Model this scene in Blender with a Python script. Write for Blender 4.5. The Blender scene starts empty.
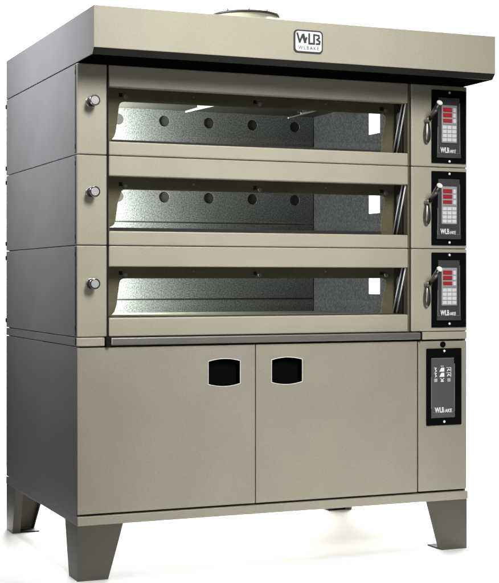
import bpy, bmesh, math
from mathutils import Vector, Matrix

S = bpy.context.scene
COL = S.collection

# ------------------------------------------------------------------ materials
def new_mat(name):
    m = bpy.data.materials.new(name); m.use_nodes = True
    nt = m.node_tree
    return m, nt, nt.nodes['Principled BSDF']

def paint(name, col, rough=.45, metal=0., grain=0., gscale=900., bump=0., spec=.5, brushed=None, blotch=0.):
    """painted or brushed sheet metal: base colour broken up by fine grain and broad uneven wear"""
    m, nt, b = new_mat(name)
    b.inputs['Roughness'].default_value = rough
    b.inputs['Metallic'].default_value = metal
    b.inputs['Specular IOR Level'].default_value = spec
    b.inputs['Base Color'].default_value = (*col, 1)
    tc = nt.nodes.new('ShaderNodeTexCoord')
    mp = nt.nodes.new('ShaderNodeMapping')
    nt.links.new(tc.outputs['Object'], mp.inputs['Vector'])
    if brushed: mp.inputs['Scale'].default_value = brushed
    n = nt.nodes.new('ShaderNodeTexNoise')
    n.inputs['Scale'].default_value = gscale; n.inputs['Detail'].default_value = 3
    nt.links.new(mp.outputs['Vector'], n.inputs['Vector'])
    if grain:
        r = nt.nodes.new('ShaderNodeMapRange')
        r.inputs['From Min'].default_value = .36 if grain > .5 else .25; r.inputs['From Max'].default_value = .64 if grain > .5 else .75
        r.inputs['To Min'].default_value = 1 - grain; r.inputs['To Max'].default_value = 1 + grain
        nt.links.new(n.outputs['Fac'], r.inputs['Value'])
        n2 = nt.nodes.new('ShaderNodeTexNoise'); n2.inputs['Scale'].default_value = 5; n2.inputs['Detail'].default_value = 4
        nt.links.new(tc.outputs['Object'], n2.inputs['Vector'])
        r2 = nt.nodes.new('ShaderNodeMapRange')
        r2.inputs['From Min'].default_value = .3; r2.inputs['From Max'].default_value = .7
        r2.inputs['To Min'].default_value = 1 - blotch; r2.inputs['To Max'].default_value = 1 + blotch
        nt.links.new(n2.outputs['Fac'], r2.inputs['Value'])
        mu = nt.nodes.new('ShaderNodeMath'); mu.operation = 'MULTIPLY'
        nt.links.new(r.outputs[0], mu.inputs[0]); nt.links.new(r2.outputs[0], mu.inputs[1])
        v = nt.nodes.new('ShaderNodeVectorMath'); v.operation = 'SCALE'
        v.inputs[0].default_value = col
        nt.links.new(mu.outputs[0], v.inputs['Scale'])
        nt.links.new(v.outputs[0], b.inputs['Base Color'])
        rr = nt.nodes.new('ShaderNodeMapRange')
        rr.inputs['To Min'].default_value = max(0, rough - .06); rr.inputs['To Max'].default_value = rough + .06
        nt.links.new(n2.outputs['Fac'], rr.inputs['Value'])
        nt.links.new(rr.outputs[0], b.inputs['Roughness'])
    if bump:
        bp = nt.nodes.new('ShaderNodeBump'); bp.inputs['Strength'].default_value = bump; bp.inputs['Distance'].default_value = .0006
        nt.links.new(n.outputs['Fac'], bp.inputs['Height'])
        nt.links.new(bp.outputs[0], b.inputs['Normal'])
        n3 = nt.nodes.new('ShaderNodeTexNoise'); n3.inputs['Scale'].default_value = 3.2; n3.inputs['Detail'].default_value = 1
        nt.links.new(tc.outputs['Object'], n3.inputs['Vector'])
        b3 = nt.nodes.new('ShaderNodeBump'); b3.inputs['Strength'].default_value = .35; b3.inputs['Distance'].default_value = .006
        nt.links.new(n3.outputs['Fac'], b3.inputs['Height']); nt.links.new(b3.outputs[0], bp.inputs['Normal'])
    return m

def emit(name, col, strength, base=(.02, .02, .02)):
    m, nt, b = new_mat(name)
    b.inputs['Base Color'].default_value = (*base, 1)
    b.inputs['Emission Color'].default_value = (*col, 1)
    b.inputs['Emission Strength'].default_value = strength; b.inputs['Specular IOR Level'].default_value = .1
    return m

def glass(name):
    m = bpy.data.materials.new(name); m.use_nodes = True
    nt = m.node_tree; nt.nodes.clear()
    o = nt.nodes.new('ShaderNodeOutputMaterial'); mix = nt.nodes.new('ShaderNodeMixShader')
    t = nt.nodes.new('ShaderNodeBsdfTransparent'); t.inputs[0].default_value = (.95, .96, .95, 1)
    g = nt.nodes.new('ShaderNodeBsdfGlossy'); g.inputs['Roughness'].default_value = .02
    f = nt.nodes.new('ShaderNodeFresnel'); f.inputs[0].default_value = 1.45
    nt.links.new(f.outputs[0], mix.inputs[0]); nt.links.new(t.outputs[0], mix.inputs[1])
    nt.links.new(g.outputs[0], mix.inputs[2]); nt.links.new(mix.outputs[0], o.inputs[0])
    return m

M = {
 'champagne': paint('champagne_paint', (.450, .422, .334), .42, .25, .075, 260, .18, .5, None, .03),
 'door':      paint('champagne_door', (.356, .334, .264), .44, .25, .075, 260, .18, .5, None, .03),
 'grey':      paint('grey_side_steel', (.122, .122, .126), .42, .0, .06, 300, .15, .4, (1, 1, .35), .03),
 'dark_joint':paint('dark_joint', (.018, .017, .015), .6, 0, .1),
 'soffit':    paint('hood_shade_black', (.004, .004, .0035), .8, 0, .1, spec=.0),  # shade under the hood put into the colour; also blacks the finger recesses
 'lip':       paint('hood_lip_shaded', (.022, .02, .015), .5, 0, .1, spec=.3),  # beige hood edge darkened, its shade is part of the colour
 'mouth':     paint('olive_heat_steel', (.135, .118, .066), .5, .25, .35, 420, .5, .4, None, .2),
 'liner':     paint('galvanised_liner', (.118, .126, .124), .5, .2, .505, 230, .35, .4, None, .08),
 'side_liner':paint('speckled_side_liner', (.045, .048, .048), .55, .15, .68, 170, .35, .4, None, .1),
 'ceiling':   paint('dark_olive_steel', (.055, .058, .045), .45, .3, .3, 200, .3, .4),  # plain dark olive steel for the chamber ceilings
 'stone':     paint('baking_stone', (.36, .342, .262), .9, 0, .12, 300, .3, spec=.05),
 'steel':     paint('bright_steel', (.55, .55, .53), .28, .9, .05, 300, .1, .5, (.05, 1, 1)),
 'rail_steel':paint('rail_steel', (.27, .262, .238), .36, .7, .05, 300, .1, .5, (.03, 1, 1), .02),
 'lever_steel':paint('lever_steel', (.22, .215, .20), .30, .9, .05, 300, .1),
 'chrome':    paint('chrome', (.72, .72, .72), .14, 1., .02),
 'white_cap': paint('white_cap', (.80, .80, .80), .35, 0, .03),
 'knob_face': paint('knob_face', (.50, .50, .52), .4, .3, .05),
 'black':     paint('black_plate', (.003, .003, .003), .6, 0, .1, spec=.04),
 'black_rub': paint('black_rubber', (.008, .008, .008), .7, 0, .1, spec=.2),
 'bezel':     paint('bezel_grey', (.05, .05, .051), .4, .0, .10, 500, .2, .4),
 'touch':     paint('touch_grey', (.085, .085, .085), .35, .0, .10, 500, .1, .4),
 'bezel_edge':paint('bezel_edge', (.26, .26, .28), .3, .5, .05),
 'keypad':    paint('keypad_grey', (.33, .33, .35), .45, 0, .05),
 'key':       paint('key_white', (.66, .66, .69), .4, 0, .04),
 'print_white': paint('print_white', (.85, .85, .85), .5, 0, .02),
 'print_dark':  paint('print_dark', (.03, .03, .04), .5, 0, .02),
 'badge_white': paint('badge_white', (.85, .85, .84), .35, 0, .03),
 'leg':       paint('bronze_leg_paint', (.092, .083, .064), .5, .15, .07, 600, .15, .4, None, .03),
 'red':       emit('red_display', (.70, .003, .012), .36),
 'red_seg':   emit('red_segment', (1., .06, .09), .55),
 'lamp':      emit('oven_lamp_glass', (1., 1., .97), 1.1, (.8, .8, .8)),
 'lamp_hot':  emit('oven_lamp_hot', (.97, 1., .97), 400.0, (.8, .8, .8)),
 'glass':     glass('door_glass'),
}

# ------------------------------------------------------------------ mesh helpers
class MB:
    """collects shapes (in world coordinates) into one mesh"""
    def __init__(self): self.bm = bmesh.new(); self.mats = []
    def slot(self, m):
        if m not in self.mats: self.mats.append(m)
        return self.mats.index(m)
    def _mark(self, faces, m):
        i = self.slot(m)
        for f in faces: f.material_index = i
    def box(self, x0, x1, y0, y1, z0, z1, m, bev=0., seg=2):
        r = bmesh.ops.create_cube(self.bm, size=1)
        vs = r['verts']
        for v in vs:
            v.co = Vector((x0 if v.co.x < 0 else x1, y0 if v.co.y < 0 else y1, z0 if v.co.z < 0 else z1))
        faces = list({f for v in vs for f in v.link_faces})
        self._mark(faces, m)
        if bev:
            es = list({e for f in faces for e in f.edges})
            r = bmesh.ops.bevel(self.bm, geom=es, offset=bev, segments=seg, affect='EDGES', profile=.5)
            self._mark(r['faces'], m)
        return self
    def cyl(self, p, q, r0, r1, m, n=28, bev=0.):
        p, q = Vector(p), Vector(q); d = q - p
        rot = d.to_track_quat('Z', 'Y').to_matrix().to_4x4()
        r = bmesh.ops.create_cone(self.bm, cap_ends=True, segments=n, radius1=r0, radius2=r1, depth=d.length,
                                  matrix=Matrix.Translation((p + q) / 2) @ rot)
        faces = list({f for v in r['verts'] for f in v.link_faces})
        self._mark(faces, m)
        for f in faces:
            if len(f.verts) == 4: f.smooth = True
        if bev:
            es = [e for f in faces if len(f.verts) > 4 for e in f.edges]
            rr = bmesh.ops.bevel(self.bm, geom=es, offset=bev, segments=2, affect='EDGES', profile=.5)
            self._mark(rr['faces'], m)
        return self
    def prism(self, pts, axis, a, b, m, bev=0.):
        """polygon extruded along an axis. pts are (x,z) for axis y, (y,z) for axis x, (x,y) for axis z"""
        def co(p, t):
            return {'y': (p[0], t, p[1]), 'x': (t, p[0], p[1]), 'z': (p[0], p[1], t)}[axis]
        A = [self.bm.verts.new(co(p, a)) for p in pts]; B = [self.bm.verts.new(co(p, b)) for p in pts]
        n = len(pts); fs = [self.bm.faces.new(A), self.bm.faces.new(B[::-1])]
        for i in range(n): fs.append(self.bm.faces.new((A[i], B[i], B[(i + 1) % n], A[(i + 1) % n])))
        bmesh.ops.recalc_face_normals(self.bm, faces=fs)
        self._mark(fs, m)
        if bev:
            es = list({e for f in fs for e in f.edges})
            r = bmesh.ops.bevel(self.bm, geom=es, offset=bev, segments=2, affect='EDGES', profile=.5)
            self._mark(r['faces'], m)
        return fs
    def holed(self, outer, holes, y0, y1, m):
        """plate in the xz plane with holes cut right through, from y0 (front) to y1"""
        tmp = bmesh.new(); loops = []
        for lp in [outer] + holes:
            vs = [tmp.verts.new((p[0], y0, p[1])) for p in lp]
            for i in range(len(vs)): tmp.edges.new((vs[i], vs[(i + 1) % len(vs)]))
        r = bmesh.ops.triangle_fill(tmp, use_beauty=True, use_dissolve=False, edges=tmp.edges[:], normal=(0, -1, 0))
        ex = bmesh.ops.extrude_face_region(tmp, geom=tmp.faces[:])
        for g in ex['geom']:
            if isinstance(g, bmesh.types.BMVert): g.co.y = y1
        bmesh.ops.recalc_face_normals(tmp, faces=tmp.faces[:])
        self.merge(tmp, m)
        return self
    def merge(self, other, m):
        i = self.slot(m); mp = {}
        for v in other.verts: mp[v] = self.bm.verts.new(v.co)
        for f in other.faces:
            nf = self.bm.faces.new([mp[v] for v in f.verts]); nf.material_index = i; nf.smooth = f.smooth
        other.free()
        return self
    def text(self, s, x, z, y, h, m, width=None, bold=0., depth=.0006, spacing=1.):
        """lettering standing on the plane at depth y, lower left corner at x, z; h is the capital height"""
        cu = bpy.data.curves.new('lettering', 'FONT'); cu.body = s; cu.size = 1; cu.offset = bold; cu.resolution_u = 3
        cu.space_character = spacing
        ob = bpy.data.objects.new('lettering', cu); COL.objects.link(ob)
        dg = bpy.context.evaluated_depsgraph_get(); dg.update()
        me = bpy.data.meshes.new_from_object(ob.evaluated_get(dg))
        b = bmesh.new(); b.from_mesh(me)
        xs = [v.co.x for v in b.verts]; ys = [v.co.y for v in b.verts]
        x0, x1, y0, y1 = min(xs), max(xs), min(ys), max(ys)
        k = h / (y1 - y0); kx = k if width is None else width / (x1 - x0)
        for v in b.verts: v.co = Vector((x + (v.co.x - x0) * kx, y, z + (v.co.y - y0) * k))
        ex = bmesh.ops.extrude_face_region(b, geom=b.faces[:])
        for g in ex['geom']:
            if isinstance(g, bmesh.types.BMVert): g.co.y -= depth
        bmesh.ops.recalc_face_normals(b, faces=b.faces[:])
        self.merge(b, m)
        bpy.data.objects.remove(ob); bpy.data.curves.remove(cu); bpy.data.meshes.remove(me)
        return self
    def stroke(self, pts, w, y, m, depth=.0008):
        """a line of constant width drawn through (x,z) points on the plane at depth y, as flat bars"""
        for k, (p, q) in enumerate(zip(pts, pts[1:])):
            p, q = Vector(p), Vector(q); d = (q - p).normalized(); n = Vector((-d.y, d.x)) * w / 2; e = d * w * .42
            self.prism([p - e + n, q + e + n, q + e - n, p - e - n], 'y', y - depth - k * .00004, y, m)
        return self
    def build(self, name, parent, smooth=False):
        bm = self.bm
        xs = [v.co for v in bm.verts]
        lo = Vector((min(c.x for c in xs), min(c.y for c in xs), min(c.z for c in xs)))
        hi = Vector((max(c.x for c in xs), max(c.y for c in xs), max(c.z for c in xs)))
        c = (lo + hi) / 2
        for v in bm.verts: v.co -= c
        me = bpy.data.meshes.new(name); bm.to_mesh(me); bm.free()
        for m in self.mats: me.materials.append(M[m])
        o = bpy.data.objects.new(name, me); COL.objects.link(o)
        if parent is not None:
            o.parent = parent
            pw = Vector((0, 0, 0)); p = parent
            while p is not None: pw += p.location; p = p.parent
            o.location = c - pw
        else: o.location = c
        return o

def rrect(x0, x1, z0, z1, r, n=5):
    P = []
    for cx, cz, a0 in ((x1 - r, z1 - r, 0), (x0 + r, z1 - r, 90), (x0 + r, z0 + r, 180), (x1 - r, z0 + r, 270)):
        for k in range(n + 1):
            a = math.radians(a0 + 90 * k / n); P.append((cx + r * math.cos(a), cz + r * math.sin(a)))
    return P

def circle(cx, cz, r, n=28):
    return [(cx + r * math.cos(2 * math.pi * k / n), cz + r * math.sin(2 * math.pi * k / n)) for k in range(n)]

# ------------------------------------------------------------------ the oven
W, DEP = 1.400, .980
oven = bpy.data.objects.new('deck_oven', None); COL.objects.link(oven)
oven.location = (W / 2, DEP / 2, 0); oven.empty_display_size = .2
oven['label'] = 'beige metal three-deck bakery oven with grey sides, canopy and lower cabinet on splayed legs'
oven['category'] = 'oven'

BEV = .0030
G = .0011                                       # half of the joint between two panels
seams = [1.609, 1.325, 1.043, .757]             # deck joints, top to bottom
openings = [(1.3690, 1.5400), (1.0890, 1.2610), (.8170, .9770)]
CAB_T, CAB_B, PL_B = .7240, .2050, .1715

# canopy
b = MB()
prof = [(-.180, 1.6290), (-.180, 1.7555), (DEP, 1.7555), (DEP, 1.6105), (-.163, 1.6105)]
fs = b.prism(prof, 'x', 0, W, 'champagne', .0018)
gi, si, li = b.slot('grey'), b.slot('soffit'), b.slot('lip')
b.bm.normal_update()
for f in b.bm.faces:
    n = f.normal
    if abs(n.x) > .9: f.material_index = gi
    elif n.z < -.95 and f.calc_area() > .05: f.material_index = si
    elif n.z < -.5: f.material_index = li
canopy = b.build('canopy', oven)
# badge on the canopy
b = MB(); yb = -.1802
b.prism(rrect(.6530, .7545, 1.6550, 1.7275, .013), 'y', yb - .0030, yb, 'print_dark')
b.prism(rrect(.6580, .7495, 1.6598, 1.7227, .010), 'y', yb - .0042, yb, 'badge_white')
yl = yb - .0042
w = .0060
b.stroke([(.6640, 1.7150), (.6725, 1.6880), (.6825, 1.7110), (.6905, 1.6880), (.6960, 1.7020)], w, yl, 'print_dark')
b.stroke([(.6860, 1.7130), (.6930, 1.6880)], w * .8, yl - .0003, 'print_dark')
b.stroke([(.7055, 1.7150), (.7055, 1.6850), (.7225, 1.6850), (.7225, 1.7135)], w, yl, 'print_dark')
b.stroke([(.7225, 1.7135), (.7390, 1.7120), (.7405, 1.7040), (.7325, 1.6990), (.7425, 1.6930), (.7410, 1.6855), (.7310, 1.6850)], w * .9, yl - .0003, 'print_dark')
b.text('WLBAKE', .6680, 1.6655, yl, .0105, 'print_dark', width=.072, bold=-.004, spacing=1.35)
b.build('logo_badge', canopy)
# flue collar on the roof
b = MB()
b.cyl((.790, .545, 1.752), (.790, .545, 1.8990), .122, .122, 'champagne', 64)
b.cyl((.790, .545, 1.8992), (.790, .545, 1.9070), .127, .126, 'dark_joint', 64, .002)
for ang in (215, 255, 290, 330, 20, 80, 140):
    a = math.radians(ang)
    b.cyl((.790 + .118 * math.cos(a), .545 + .112 * math.sin(a), 1.906), (.790 + .118 * math.cos(a), .545 + .112 * math.sin(a), 1.915), .005, .004, 'rail_steel', 10)
b.build('flue_collar', oven)

# side panels (left: one per deck, one band, one on the cabinet), right and rear skins
def side_panel(z0, z1, clips=True):
    b = MB(); b.box(0, .010, .0095, DEP, z0 + G, z1 - G, 'grey', .0012)
    p = b.build('side_panel', oven)
    if clips:
        for zz in (z0 + .027, z1 - .026):
            c = MB(); c.box(-.0012, .012, .0190, .0275, zz - .0075, zz + .0075, 'black_rub', .001); c.build('panel_clip', p)
            c = MB(); c.box(-.0030, .012, .9700, .9825, zz - .008, zz + .008, 'black_rub', .001); c.build('panel_clip', p)
for i in range(3): side_panel(seams[i + 1], seams[i])
side_panel(.7275, .757, False); side_panel(.2005, .7275, False)
b = MB(); b.box(W - .010, W, .0095, DEP, .2005, 1.609, 'grey', .0012)
sp = b.build('side_panel', oven)
b = MB(); b.box(.011, W - .011, DEP - .006, DEP + .002, .1720, 1.609, 'grey', .0012); b.build('rear_panel', oven)
# dark frame behind the joints
b = MB()
for i in range(3):
    zo, zt = openings[i]
    b.holed([(.011, seams[i + 1] + .0005), (W - .011, seams[i + 1] + .0005), (W - .011, seams[i] - .0005), (.011, seams[i] - .0005)],
            [[(.0985, zo - .012), (1.170, zo - .012), (1.170, zt + .012), (.0985, zt + .012)]], .0335, .042, 'dark_joint')
b.box(.011, W - .011, .0335, .042, .176, .7565, 'dark_joint')
b.build('inner_frame', oven)

# front columns
XL0, XL1, XR0, XR1 = 0, .0950, 1.1790, W
for i in range(3):
    b = MB(); b.box(XL0, XL1, 0, .032, seams[i + 1] + G, seams[i] - G, 'champagne', BEV)
    b.box(-.0002 + .0002, .0075, .0005, .0085, seams[i + 1] + G + .002, seams[i] - G - .002, 'champagne')
    b.build('front_column', oven)
    b = MB(); b.box(XR0, XR1, 0, .032, seams[i + 1] + G, seams[i] - G, 'champagne', BEV)
    b.build('front_column', oven)
b = MB(); b.box(XL0, .0885, 0, .032, .7275 + G, .757 - G, 'champagne', BEV); b.build('base_strip', oven)
b = MB(); b.box(1.2155, XR1, 0, .032, .7275 + G + .001, .757 - G, 'champagne', BEV); b.build('base_strip', oven)

# fascia rails above and below every opening
RX0, RX1 = .1015, 1.1660
for i in range(3):
    zo, zt = openings[i]
    b = MB(); b.box(RX0, RX1, 0, .031, zt, seams[i] - G, 'champagne', BEV); b.build('fascia_rail', oven)
    b = MB(); b.box(RX0, RX1, 0, .031, seams[i + 1] + G, zo, 'champagne', BEV + .0008, 3); b.build('fascia_rail', oven)

for i in range(3):  # added dark strips that put the shade of the open gaps into colour
    b = MB(); b.box(.0954, .1012, .0035, .0310, seams[i + 1] + G, seams[i] - G, 'black_rub'); b.build('gap_shade_strip', oven)
    b = MB(); b.box(1.1664, 1.1730, .0040, .0310, seams[i + 1] + G, seams[i] - G, 'mouth'); b.build('gap_shade_strip', oven)

# chambers, mouth plates, glass
cuts = [  # right side from below, then left side downwards, x and height on the mouth plate
 ([(1.1190, None), (1.1190, 1.387), (1.1190, 1.420), (1.1245, 1.450), (1.1315, 1.478), (1.1330, 1.495), (1.1300, 1.506), (1.1220, 1.512)],
  [(.1830, 1.508), (.1755, 1.5065), (.1690, 1.5020), (.1660, 1.494), (.1620, 1.464), (.1580, 1.434), (.1540, 1.406), (.1490, 1.394), (.1420, 1.386), (.1360, 1.380), (.1340, None)]),
 ([(1.1150, None), (1.1150, 1.109), (1.1165, 1.140), (1.1220, 1.170), (1.1300, 1.198), (1.1310, 1.213), (1.1280, 1.223), (1.1210, 1.228)],
  [(.1880, 1.2260), (.1800, 1.2250), (.1740, 1.2210), (.1710, 1.212), (.1620, 1.185), (.1570, 1.150), (.1540, 1.127), (.1510, 1.116), (.1450, 1.109), (.1340, 1.104), (.1330, None)]),
 ([(1.1160, None), (1.1160, .824), (1.1190, .852), (1.1250, .880), (1.1335, .912), (1.1350, .926), (1.1320, .936), (1.1230, .941)],
  [(.1850, .9400), (.1765, .9385), (.1700, .9340), (.1670, .926), (.1620, .890), (.1580, .857), (.1530, .840), (.1490, .831), (.1430, .825), (.1350, .822), (.1340, None)]),
]
bolt_z = [1.5230, 1.2370, .9515]
for i in range(3):
    zo, zt = openings[i]; base = seams[i + 1]
    zlo, zhi = zo - .030, zt + .035
    # mouth plate with its shaped cut-out, and the jambs that join it to the front
    R = [(x, zlo if z is None else z) for x, z in cuts[i][0]]; L = [(x, zlo if z is None else z) for x, z in cuts[i][1]]
    b = MB()
    b.prism([(.075, zlo), (.075, zhi), (1.1665, zhi), (1.1665, zlo)] + R + L, 'y', .100, .104, 'mouth')
    b.box(cuts[i][1][-1][0], 1.114, .1002, .1038, zlo + .001, base + (.0575 if i == 2 else .0605), 'dark_joint')
    b.box(1.1667, 1.1697, .043, .104, zlo, zhi, 'dark_joint'); b.box(.0985, .1015, .043, .0995, zlo, zhi, 'mouth')
    b.box(.103, 1.165, .043, .0995, zhi - .004, zhi - .001, 'mouth')
    if i == 2: b.box(.103, 1.165, .0430, .0992, zlo + .002, .8188, 'dark_joint')
    mp = b.build('mouth_plate', oven)
    for x in (.1860, .6545, 1.1320):
        c = MB(); c.cyl((x, .0995, bolt_z[i]), (x, .0925, bolt_z[i]), .0078, .0078, 'steel', 6, .001)
        c.box(x - .021, x - .010, .096, .0998, bolt_z[i] + .000, bolt_z[i] + .012, 'black_rub')
        c.build('bolt', mp)
    for x in (.42, .90):
        c = MB(); c.cyl((x, .0995, bolt_z[i] + .012), (x, .096, bolt_z[i] + .012), .0035, .003, 'steel', 10); c.build('rivet', mp)
    # chamber: closed box of galvanised steel behind the mouth
    x0, x1, y0, y1, z0, z1 = .112, 1.140, .1045, .700, base + .058, base + .241
    b = MB()
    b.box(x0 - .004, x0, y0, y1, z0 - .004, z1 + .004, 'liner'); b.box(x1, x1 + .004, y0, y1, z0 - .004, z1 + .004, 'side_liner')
    b.box(x0 + .0002, x1 - .0002, y0, y1, z1, z1 + .004, 'ceiling')
    ch = b.build('baking_chamber', oven)
    fold = base + .106; hz = base + (.208 if i == 2 else .199)
    c = MB(); c.holed([(x0 + .0005, fold + .0028), (x1 - .004, fold + .0028), (x1 - .004, z1 - .0005), (x0 + .0005, z1 - .0005)],
                      [circle(.350 + .177 * k, hz, .0205) for k in range(5)], y1 - .006, y1 - .003, 'liner')
    for k in range(5):
        c.cyl((.350 + .177 * k, y1 + .012, hz), (.350 + .177 * k, y1 - .0025, hz), .0225, .0225, 'dark_joint', 24)
    c.box(x0 + .0005, x1 - .004, y1 - .006, y1 - .003, z0 + .0005, fold - .0028, 'liner')
    c.box(x0, x1, y1 - .002, y1, z0, z1, 'dark_joint')
    c.build('back_wall', ch)
    c = MB(); c.box(x0 + .0005, x1 - .0005, .1046, y1 - .001, z0 - .020, z0, 'stone', .0015); c.build('stone_floor', ch)
    c = MB(); c.box(x1 - .0022, x1 - .0002, .1535, .2330, base + .128, base + .215, 'lamp'); c.build('oven_lamp', ch)
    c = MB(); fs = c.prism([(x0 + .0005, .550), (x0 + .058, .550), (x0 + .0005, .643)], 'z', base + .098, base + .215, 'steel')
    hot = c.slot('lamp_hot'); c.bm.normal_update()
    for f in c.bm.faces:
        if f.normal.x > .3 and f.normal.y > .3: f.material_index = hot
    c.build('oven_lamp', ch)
    if i == 0:
        # bracket sliver made to glow, its bright reflection put in as emission; plain bracket beside
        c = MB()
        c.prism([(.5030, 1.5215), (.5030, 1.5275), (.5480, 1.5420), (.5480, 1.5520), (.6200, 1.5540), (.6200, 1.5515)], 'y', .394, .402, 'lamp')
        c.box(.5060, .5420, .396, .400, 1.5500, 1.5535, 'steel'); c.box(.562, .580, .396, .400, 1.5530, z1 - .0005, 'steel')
        c.build('glowing_sliver', ch)
        c = MB()
        c.prism([(.8960, 1.5180), (.8960, 1.5220), (.9460, 1.5370), (.9480, 1.5420), (1.0060, 1.5520), (1.0060, 1.5495)], 'y', .394, .402, 'white_cap')
        c.box(.955, .970, .396, .400, 1.5440, z1 - .0005, 'steel'); c.box(.934, .945, .396, .400, 1.5400, 1.5455, 'steel')
        c.build('ceiling_bracket', ch)
    # inward tilting glass hung from the top of the opening
    yt, ybm = .0340 + .010, .0980
    b = MB()
    P0 = [(.1040, yt, zt + .010), (1.1560, yt, zt + .010), (1.1560, ybm - .004, zo - .006), (.1040, ybm - .004, zo - .006)]
    vs = [b.bm.verts.new(p) for p in P0]; f = b.bm.faces.new(vs); b._mark([f], 'glass')
    dg = b.build('door_glass', oven)
    c = MB()
    for (ya, yb2) in ((.0400, .0705), (.0170, .0430)):
        c.cyl((1.1635, yb2 + .036, zo - .002), (1.1635, ya - .004, zt + .002), .0026, .0026, 'key', 12)
    c.build('glass_edge', dg)

# damper knobs on the left column
for z in (1.4890, 1.2075, .9233):
    b = MB()
    b.cyl((.0430, -.0005, z), (.0430, -.006, z), .0180, .0170, 'steel', 32, .001)
    b.cyl((.0430, -.006, z), (.0430, -.042, z), .0150, .0165, 'black_rub', 32)
    k = b.build('damper_knob', oven)
    c = MB(); c.cyl((.0430, -.0422, z), (.0430, -.047, z), .0175, .0168, 'chrome', 32, .0015)
    c.cyl((.0430, -.0472, z), (.0430, -.0480, z), .0125, .0120, 'knob_face', 32)
    c.build('knob_cap', k)

# door levers on the right column
for z in (1.4820, 1.2010, .9180):
    b = MB(); x = 1.2365
    r = bmesh.ops.create_uvsphere(b.bm, u_segments=32, v_segments=20, radius=1)
    for v in r['verts']:
        t = v.co.z; k = 1 - .28 * t
        v.co = Vector((x + v.co.x * .0125 * k, -.009 + v.co.y * .0085 * k, z - .037 + .040 * t))
    fs = list({f for v in r['verts'] for f in v.link_faces}); b._mark(fs, 'lever_steel')
    for f in fs: f.smooth = True
    b.cyl((x, -.0005, z + .002), (x, -.026, z + .002), .0095, .0085, 'rail_steel', 24, .001)
    lv = b.build('door_lever', oven)
    c = MB()
    p = Vector((x + .001, -.022, z + .003)); q = Vector((x + .006, -.080, z + .053))
    d = (q - p).normalized()
    c.cyl(p, p + d * .018, .0065, .0075, 'black_rub', 24)
    c.cyl(p + d * .018, q, .0078, .0098, 'lever_steel', 28)
    c.build('lever_arm', lv)
    c = MB(); c.cyl(q + d * .0002, q + d * .005, .0112, .0095, 'white_cap', 28, .001); c.build('grip_end', lv)

# control panels beside each deck
def seg_digit(b, x, z, w, h, y, m):
    t = w * .20
    for (a, c) in (((x, z), (x + w, z)), ((x, z + h / 2), (x + w, z + h / 2)), ((x, z + h), (x + w, z + h))):
        b.box(a[0] + t, c[0] - t, y - .0004, y, a[1] - t / 2, a[1] + t / 2, m)
    for xx in (x, x + w):
        for zz in (z, z + h / 2): b.box(xx - t / 2, xx + t / 2, y - .0004, y, zz + t, zz + h / 2 - t, m)

ctl = [(1.3390, 1.5920), (1.0550, 1.3110), (.7710, 1.0300)]
for (z0, z1) in ctl:
    dz = z1 - 1.0300
    b = MB(); b.prism(rrect(1.2570, 1.3940, z0, z1, .003), 'y', -.0045, -.0004, 'black', .0008)
    cp = b.build('control_panel', oven)
    c = MB(); yb = -.0047
    c.prism([(1.2740, .795 + dz), (1.3700, .795 + dz), (1.3640, 1.003 + dz), (1.2800, 1.003 + dz)], 'y', yb - .006, yb, 'bezel', .0012)
    c.box(1.2755, 1.2785, yb - .0072, yb - .0055, .812 + dz, .900 + dz, 'bezel_edge', .0006)
    c.box(1.3630, 1.3650, yb - .0072, yb - .0055, .812 + dz, .985 + dz, 'bezel_edge', .0006)
    c.box(1.2770, 1.2850, yb - .0072, yb - .0055, .8105 + dz, .8125 + dz, 'bezel_edge', .0006)
    c.box(1.3520, 1.3670, yb - .0072, yb - .0055, .8105 + dz, .8125 + dz, 'bezel_edge', .0006)
    c.build('bezel', cp)
    yk = yb - .0062
    c = MB(); c.prism(rrect(1.2905, 1.3515, .8470 + dz, .9770 + dz, .002), 'y', yk - .003, yk, 'keypad', .0006)
    yk2 = yk - .003
    for r in range(4):
        for q in range(3):
            xx = 1.2940 + q * .0188; zz = .8515 + dz + r * .0143
            c.box(xx, xx + .0160, yk2 - .0018, yk2 + .0003, zz, zz + .0112, 'key', .0006)
    c.box(1.2960, 1.3490, yk2 - .0004, yk2, .9098 + dz, .9116 + dz, 'bezel_edge')
    c.build('keypad', cp)
    for zc in (.9605, .9420, .9230):
        hh = .0072 if zc > .93 else .0062
        c = MB(); c.box(1.2955, 1.3310, yk2 - .0012, yk2 + .0002, zc - hh + dz, zc + hh + dz, 'red')
        for q in range(4): seg_digit(c, 1.2990 + q * .0080, zc - hh * .55 + dz, .0050, hh * 1.1, yk2 - .0012, 'red_seg')
        c.build('display', cp)
        c = MB(); c.box(1.3360, 1.3465, yk2 - .0016, yk2 + .0002, zc - .0068 + dz, zc + .0068 + dz, 'key', .0006); c.build('button', cp)
    c = MB(); c.text('WLB', 1.2870, .8120 + dz, yb - .0061, .0190, 'print_white', width=.036, bold=.035)
    c.text('AKE', 1.3245, .8120 + dz, yb - .0061, .0120, 'print_white', width=.024, bold=.03)
    c.build('lettering', cp)
    for zz in (1.0215 + dz, .7835 + dz):
        c = MB(); c.cyl((1.3270, -.0046, zz), (1.3270, -.0072, zz), .0048, .0032, 'print_white', 20, .0006); c.build('screw', cp)

# bumper rail under the bottom deck
b = MB(); b.box(.1040, 1.2075, -.0160, .0300, .7315, .7550, 'rail_steel', .0035, 3)
br = b.build('bumper_rail', oven)
for (x0, x1) in ((.0900, .1038), (1.2077, 1.2140)):
    c = MB(); c.box(x0, x1, -.0165, .0300, .7250, .7580, 'black_rub', .005, 3); c.build('end_cap', br)

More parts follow.
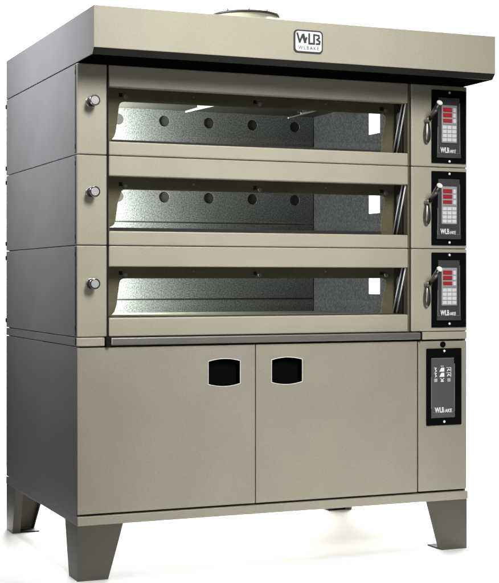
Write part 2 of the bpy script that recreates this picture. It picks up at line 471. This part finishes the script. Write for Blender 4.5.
# cabinet doors with moulded finger recesses
def barrel(xa, xb, ztop_a, ztop_m, ztop_b, zb_a, zb_m, zb_b, n=10):
    P = []
    for k in range(n + 1):
        t = k / n; P.append((xa + (xb - xa) * t, (1 - t) ** 2 * ztop_a + 2 * t * (1 - t) * (2 * ztop_m - .5 * (ztop_a + ztop_b)) + t * t * ztop_b))
    for k in range(n + 1):
        t = 1 - k / n; P.append((xa + (xb - xa) * t, (1 - t) ** 2 * zb_a + 2 * t * (1 - t) * (2 * zb_m - .5 * (zb_a + zb_b)) + t * t * zb_b))
    return P
for (x0, x1, hx0, hx1) in ((.0015, .5975, .4335, .5450), (.6010, 1.2015, .6560, .7670)):
    hole = barrel(hx0, hx1, .6730, .6810, .6730, .5990, .5910, .5990)
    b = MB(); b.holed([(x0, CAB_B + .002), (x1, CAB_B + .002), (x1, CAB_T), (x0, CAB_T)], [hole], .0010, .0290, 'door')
    es = [e for e in b.bm.edges if abs(e.verts[0].co.y - .001) < 1e-5 and abs(e.verts[1].co.y - .001) < 1e-5
          and all(min(abs(v.co.x - x0), abs(v.co.x - x1), abs(v.co.z - CAB_T), abs(v.co.z - CAB_B - .002)) < 1e-5 for v in e.verts) and e.calc_face_angle(0) > .5]
    r = bmesh.ops.bevel(b.bm, geom=es, offset=.002, segments=2, affect='EDGES', profile=.5)
    d = b.build('cabinet_door', oven)
    c = MB(); cx = (hx0 + hx1) / 2; cz = .636
    highlight_ring = [(cx + (p[0] - cx) * 1.016, cz + (p[1] - cz) * 1.022) for p in hole]
    inn = [(cx + (p[0] - cx) * .985, cz + (p[1] - cz) * .98) for p in hole]
    c.holed(highlight_ring, [inn], -.0014, .0008, 'badge_white')  # added white ring, paints the bright highlight along the recess edge
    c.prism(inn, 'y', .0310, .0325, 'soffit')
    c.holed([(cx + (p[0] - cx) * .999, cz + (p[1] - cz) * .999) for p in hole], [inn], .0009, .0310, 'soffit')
    c.build('finger_recess', d)
# service panel with its touch control and button
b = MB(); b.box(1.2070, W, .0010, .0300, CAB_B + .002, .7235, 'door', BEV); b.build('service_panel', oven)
b = MB(); b.prism(rrect(1.2370, 1.3760, .4330, .6985, .003), 'y', -.0040, .0006, 'black', .0008)
tp = b.build('touch_control', oven)
c = MB(); y = -.0042
c.prism([(1.2530, .4590), (1.3470, .4590), (1.3430, .6660), (1.2530, .6660)], 'y', y - .004, y, 'touch', .001)
yy = y - .0040
c.box(1.2540, 1.3420, yy - .0008, yy + .001, .6630, .6650, 'bezel_edge')
c.box(1.2515, 1.2545, yy - .0012, yy + .001, .4900, .6000, 'bezel_edge', .0005)
c.box(1.3430, 1.3460, yy - .0012, yy + .001, .4800, .6450, 'bezel_edge', .0005)
c.box(1.2560, 1.2640, yy - .0008, yy + .001, .4775, .4790, 'bezel_edge'); c.box(1.3340, 1.3440, yy - .0008, yy + .001, .4775, .4790, 'bezel_edge')
c.build('touch_plate', tp)
c = MB()
def gx(q): return 1.2680 + q * .0262
rows = [.6160, .5930, .5700]
for r, zz in enumerate(rows):
    for q in (0, 2):
        x = gx(q)
        if q == 2 and r < 2:
            c.stroke([(x - .002, zz + .0175), (x + .0145, zz + .0175), (x + .0145, zz)], .0022, yy, 'print_white')
        if q == 0 and r < 2:
            c.stroke([(x + .002, zz + .0175), (x + .009, zz + .0165), (x + .005, zz + .010), (x + .010, zz + .004), (x + .005, zz)], .0030, yy, 'print_white')
        if r == 2:
            for k in range(3): c.box(x + .001, x + .013, yy - .0008, yy, zz + .002 + k * .0052, zz + .0045 + k * .0052, 'print_white')
        elif q == 2:
            c.stroke([(x + .001, zz + .003), (x + .005, zz + .011), (x + .010, zz + .006)], .0034, yy - .0002, 'print_white')
    x = gx(1)
    if r < 2: c.prism([(x - .005, zz), (x + .0145, zz), (x + .0145, zz + .0180), (x + .003, zz + .0180)], 'y', yy - .0008, yy, 'print_white')
    else:
        c.stroke([(x + .000, zz + .016), (x + .006, zz + .009), (x + .013, zz + .016)], .0028, yy, 'print_white')
        c.box(x + .001, x + .0125, yy - .0008, yy, zz + .001, zz + .0070, 'print_white')
for xx in (gx(1) + .003, gx(1) + .0095): c.box(xx - .0018, xx + .0018, yy - .0008, yy, .6390, .6425, 'print_white')
for v in c.bm.verts: v.co.x -= .0050; v.co.z = .6390 + (v.co.z - .6425) * .78
c.build('symbols', tp)
c = MB(); c.text('WLB', 1.2660, .4770, yy - .0001, .0185, 'print_white', width=.038, bold=.035); c.text('AKE', 1.3060, .4770, yy - .0001, .0125, 'print_white', width=.028, bold=.03)
c.build('lettering', tp)
for zz in (.6895, .4450):
    c = MB(); c.cyl((1.3065, -.0041, zz), (1.3065, -.0070, zz), .0050, .0030, 'print_white', 20, .0006); c.build('screw', tp)
b = MB(); b.cyl((1.3030, .0006, .7120), (1.3030, -.0035, .7120), .0108, .0100, 'black', 32, .001); b.build('push_button', oven)

# plinth and legs
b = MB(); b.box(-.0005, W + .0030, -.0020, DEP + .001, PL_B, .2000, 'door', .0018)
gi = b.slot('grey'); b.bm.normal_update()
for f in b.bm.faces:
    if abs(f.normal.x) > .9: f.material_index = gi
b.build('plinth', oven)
def leg(sx, sy):
    """folded sheet leg: two tapering plates meeting at the corner, each with a return flange, and a foot plate"""
    b = MB(); t = .004; zt = PL_B - .0005
    X = lambda u: u if sx < 0 else W - u
    Y = lambda u: u if sy < 0 else DEP - u
    a0, a1 = .148, .099
    b.prism([(X(.0005), .0), (X(a1), .0), (X(a0), zt), (X(.0005), zt)], 'y', Y(.000), Y(t), 'leg')
    b.prism([(Y(t + .0002), .0), (Y(a1), .0), (Y(a0), zt), (Y(t + .0002), zt)], 'x', X(.0005), X(t), 'leg')
    # return flanges along the slanting edges
    b.prism([(X(a1 - .004), .0), (X(a1), .0), (X(a0), zt), (X(a0 - .004), zt)], 'y', Y(t + .0002), Y(.030), 'leg')
    b.prism([(Y(a1 - .004), .0), (Y(a1), .0), (Y(a0), zt), (Y(a0 - .004), zt)], 'x', X(t + .0002), X(.030), 'leg')
    o = b.build('leg', oven)
    c = MB(); c.box(min(X(.006), X(.103)), max(X(.006), X(.103)), min(Y(.031), Y(.094)), max(Y(.031), Y(.094)), 0, .004, 'black_rub'); c.build('foot_plate', o)
for sx in (-1, 1):
    for sy in (-1, 1): leg(sx, sy)
b = MB(); b.box(.976, 1.078, .22, .34, .1600, PL_B - .0005, 'black_rub', .002); b.build('base_bracket', oven)

# ------------------------------------------------------------------ studio sweep
def structure(o): o['kind'] = 'structure'
bm = bmesh.new()
prof = [(0, 0), (3.2, 0)] + [(3.2 + 1.2 * math.sin(math.radians(a)), 1.2 - 1.2 * math.cos(math.radians(a))) for a in range(9, 91, 9)] + [(4.4, 4.2)]
def left_edge(y): return -.31 + (.55 + .31) * y / 4.4
def right_edge(y): return 1.62 + .75 * y
rows = [[bm.verts.new((-.31, -.36, 0)), bm.verts.new((1.52, -.80, 0))]]        # the front edge is squared to the camera
rows += [[bm.verts.new((x, y, z)) for x in (left_edge(y), right_edge(y))] for y, z in prof]
for a, c in zip(rows, rows[1:]):
    f = bm.faces.new((a[0], a[1], c[1], c[0])); f.smooth = True
me = bpy.data.meshes.new('backdrop'); bm.to_mesh(me); bm.free()
fm, nt, pb = new_mat('white_studio_sweep')
pb.inputs['Base Color'].default_value = (.92, .92, .92, 1); pb.inputs['Roughness'].default_value = .5
n = nt.nodes.new('ShaderNodeTexNoise'); n.inputs['Scale'].default_value = 40
r = nt.nodes.new('ShaderNodeMapRange'); r.inputs['To Min'].default_value = .75; r.inputs['To Max'].default_value = .85
nt.links.new(n.outputs['Fac'], r.inputs['Value']); nt.links.new(r.outputs[0], pb.inputs['Roughness'])
me.materials.append(fm)
fl = bpy.data.objects.new('backdrop', me); COL.objects.link(fl); structure(fl)

bm = bmesh.new()
bm.faces.new([bm.verts.new(p) for p in ((-9, -9, -.004), (11, -9, -.004), (11, 9, -.004), (-9, 9, -.004))])
me = bpy.data.meshes.new('floor'); bm.to_mesh(me); bm.free()
me.materials.append(paint('dark_studio_floor', (.03, .03, .03), .8, 0, .2, 40, .2, .2))
fl = bpy.data.objects.new('floor', me); COL.objects.link(fl); structure(fl)

# ------------------------------------------------------------------ light
world = bpy.data.worlds.new('World'); S.world = world; world.use_nodes = True
bg = world.node_tree.nodes['Background']; bg.inputs[0].default_value = (1, 1, 1, 1); bg.inputs[1].default_value = .04

def area(name, loc, target, sx, sy, power, col=(1, 1, 1), spread=180):
    l = bpy.data.lights.new(name, 'AREA'); l.shape = 'RECTANGLE'; l.size = sx; l.size_y = sy; l.energy = power; l.color = col
    l.spread = math.radians(spread)
    o = bpy.data.objects.new(name, l); COL.objects.link(o); o.location = loc
    o.rotation_euler = (Vector(target) - Vector(loc)).to_track_quat('-Z', 'Y').to_euler()
    return o
area('key_lamp', (.80, -4.4, 3.65), (.78, 0, 1.16), 1.1, 2.3, 19.8, (1, .99, .965), 40)
area('fill_lamp', (-.7, -4.0, .45), (.6, 0, 1.10), .8, .8, 2.2, (1, .985, .95), 45)
area('side_lamp', (-1.9, .5, 3.0), (0, .45, 1.88), .8, .8, 31.5, (.985, .99, 1), 57)
area('backdrop_lamp', (2.2, 1.6, 3.9), (2.4, 4.2, .7), 3.5, .8, 600)
area('floor_lamp', (2.6, 3.6, 2.6), (.9, .6, 0), 3.0, .6, 230)
area('top_lamp', (1.0, -.55, 3.9), (1.0, -.50, 0), 2.2, .5, 4.4, (1, 1, 1), 36)
area('back_strip_lamp', (1.40, 2.7, .42), (.95, .1, 0), 2.1, .4, 95, (1, 1, 1), 120)
area('top_left_lamp', (-.14, .45, 3.9), (-.14, .45, 0), .34, 1.4, 2.2, (1, 1, 1), 30)

# ------------------------------------------------------------------ camera
cam = bpy.data.cameras.new('Camera'); co = bpy.data.objects.new('Camera', cam); COL.objects.link(co)
co.location = (-1.1673, -4.16, .9366)
co.rotation_euler = (math.radians(90), 0, -math.radians(22.758))
cam.sensor_fit = 'HORIZONTAL'; cam.sensor_width = 36; cam.lens = 1385 / 499 * 36; cam.shift_y = -12 / 499
cam.clip_end = 200
S.camera = co
S.view_settings.view_transform = 'Standard'; S.view_settings.look = 'None'
S.view_settings.exposure = 0; S.view_settings.gamma = 1
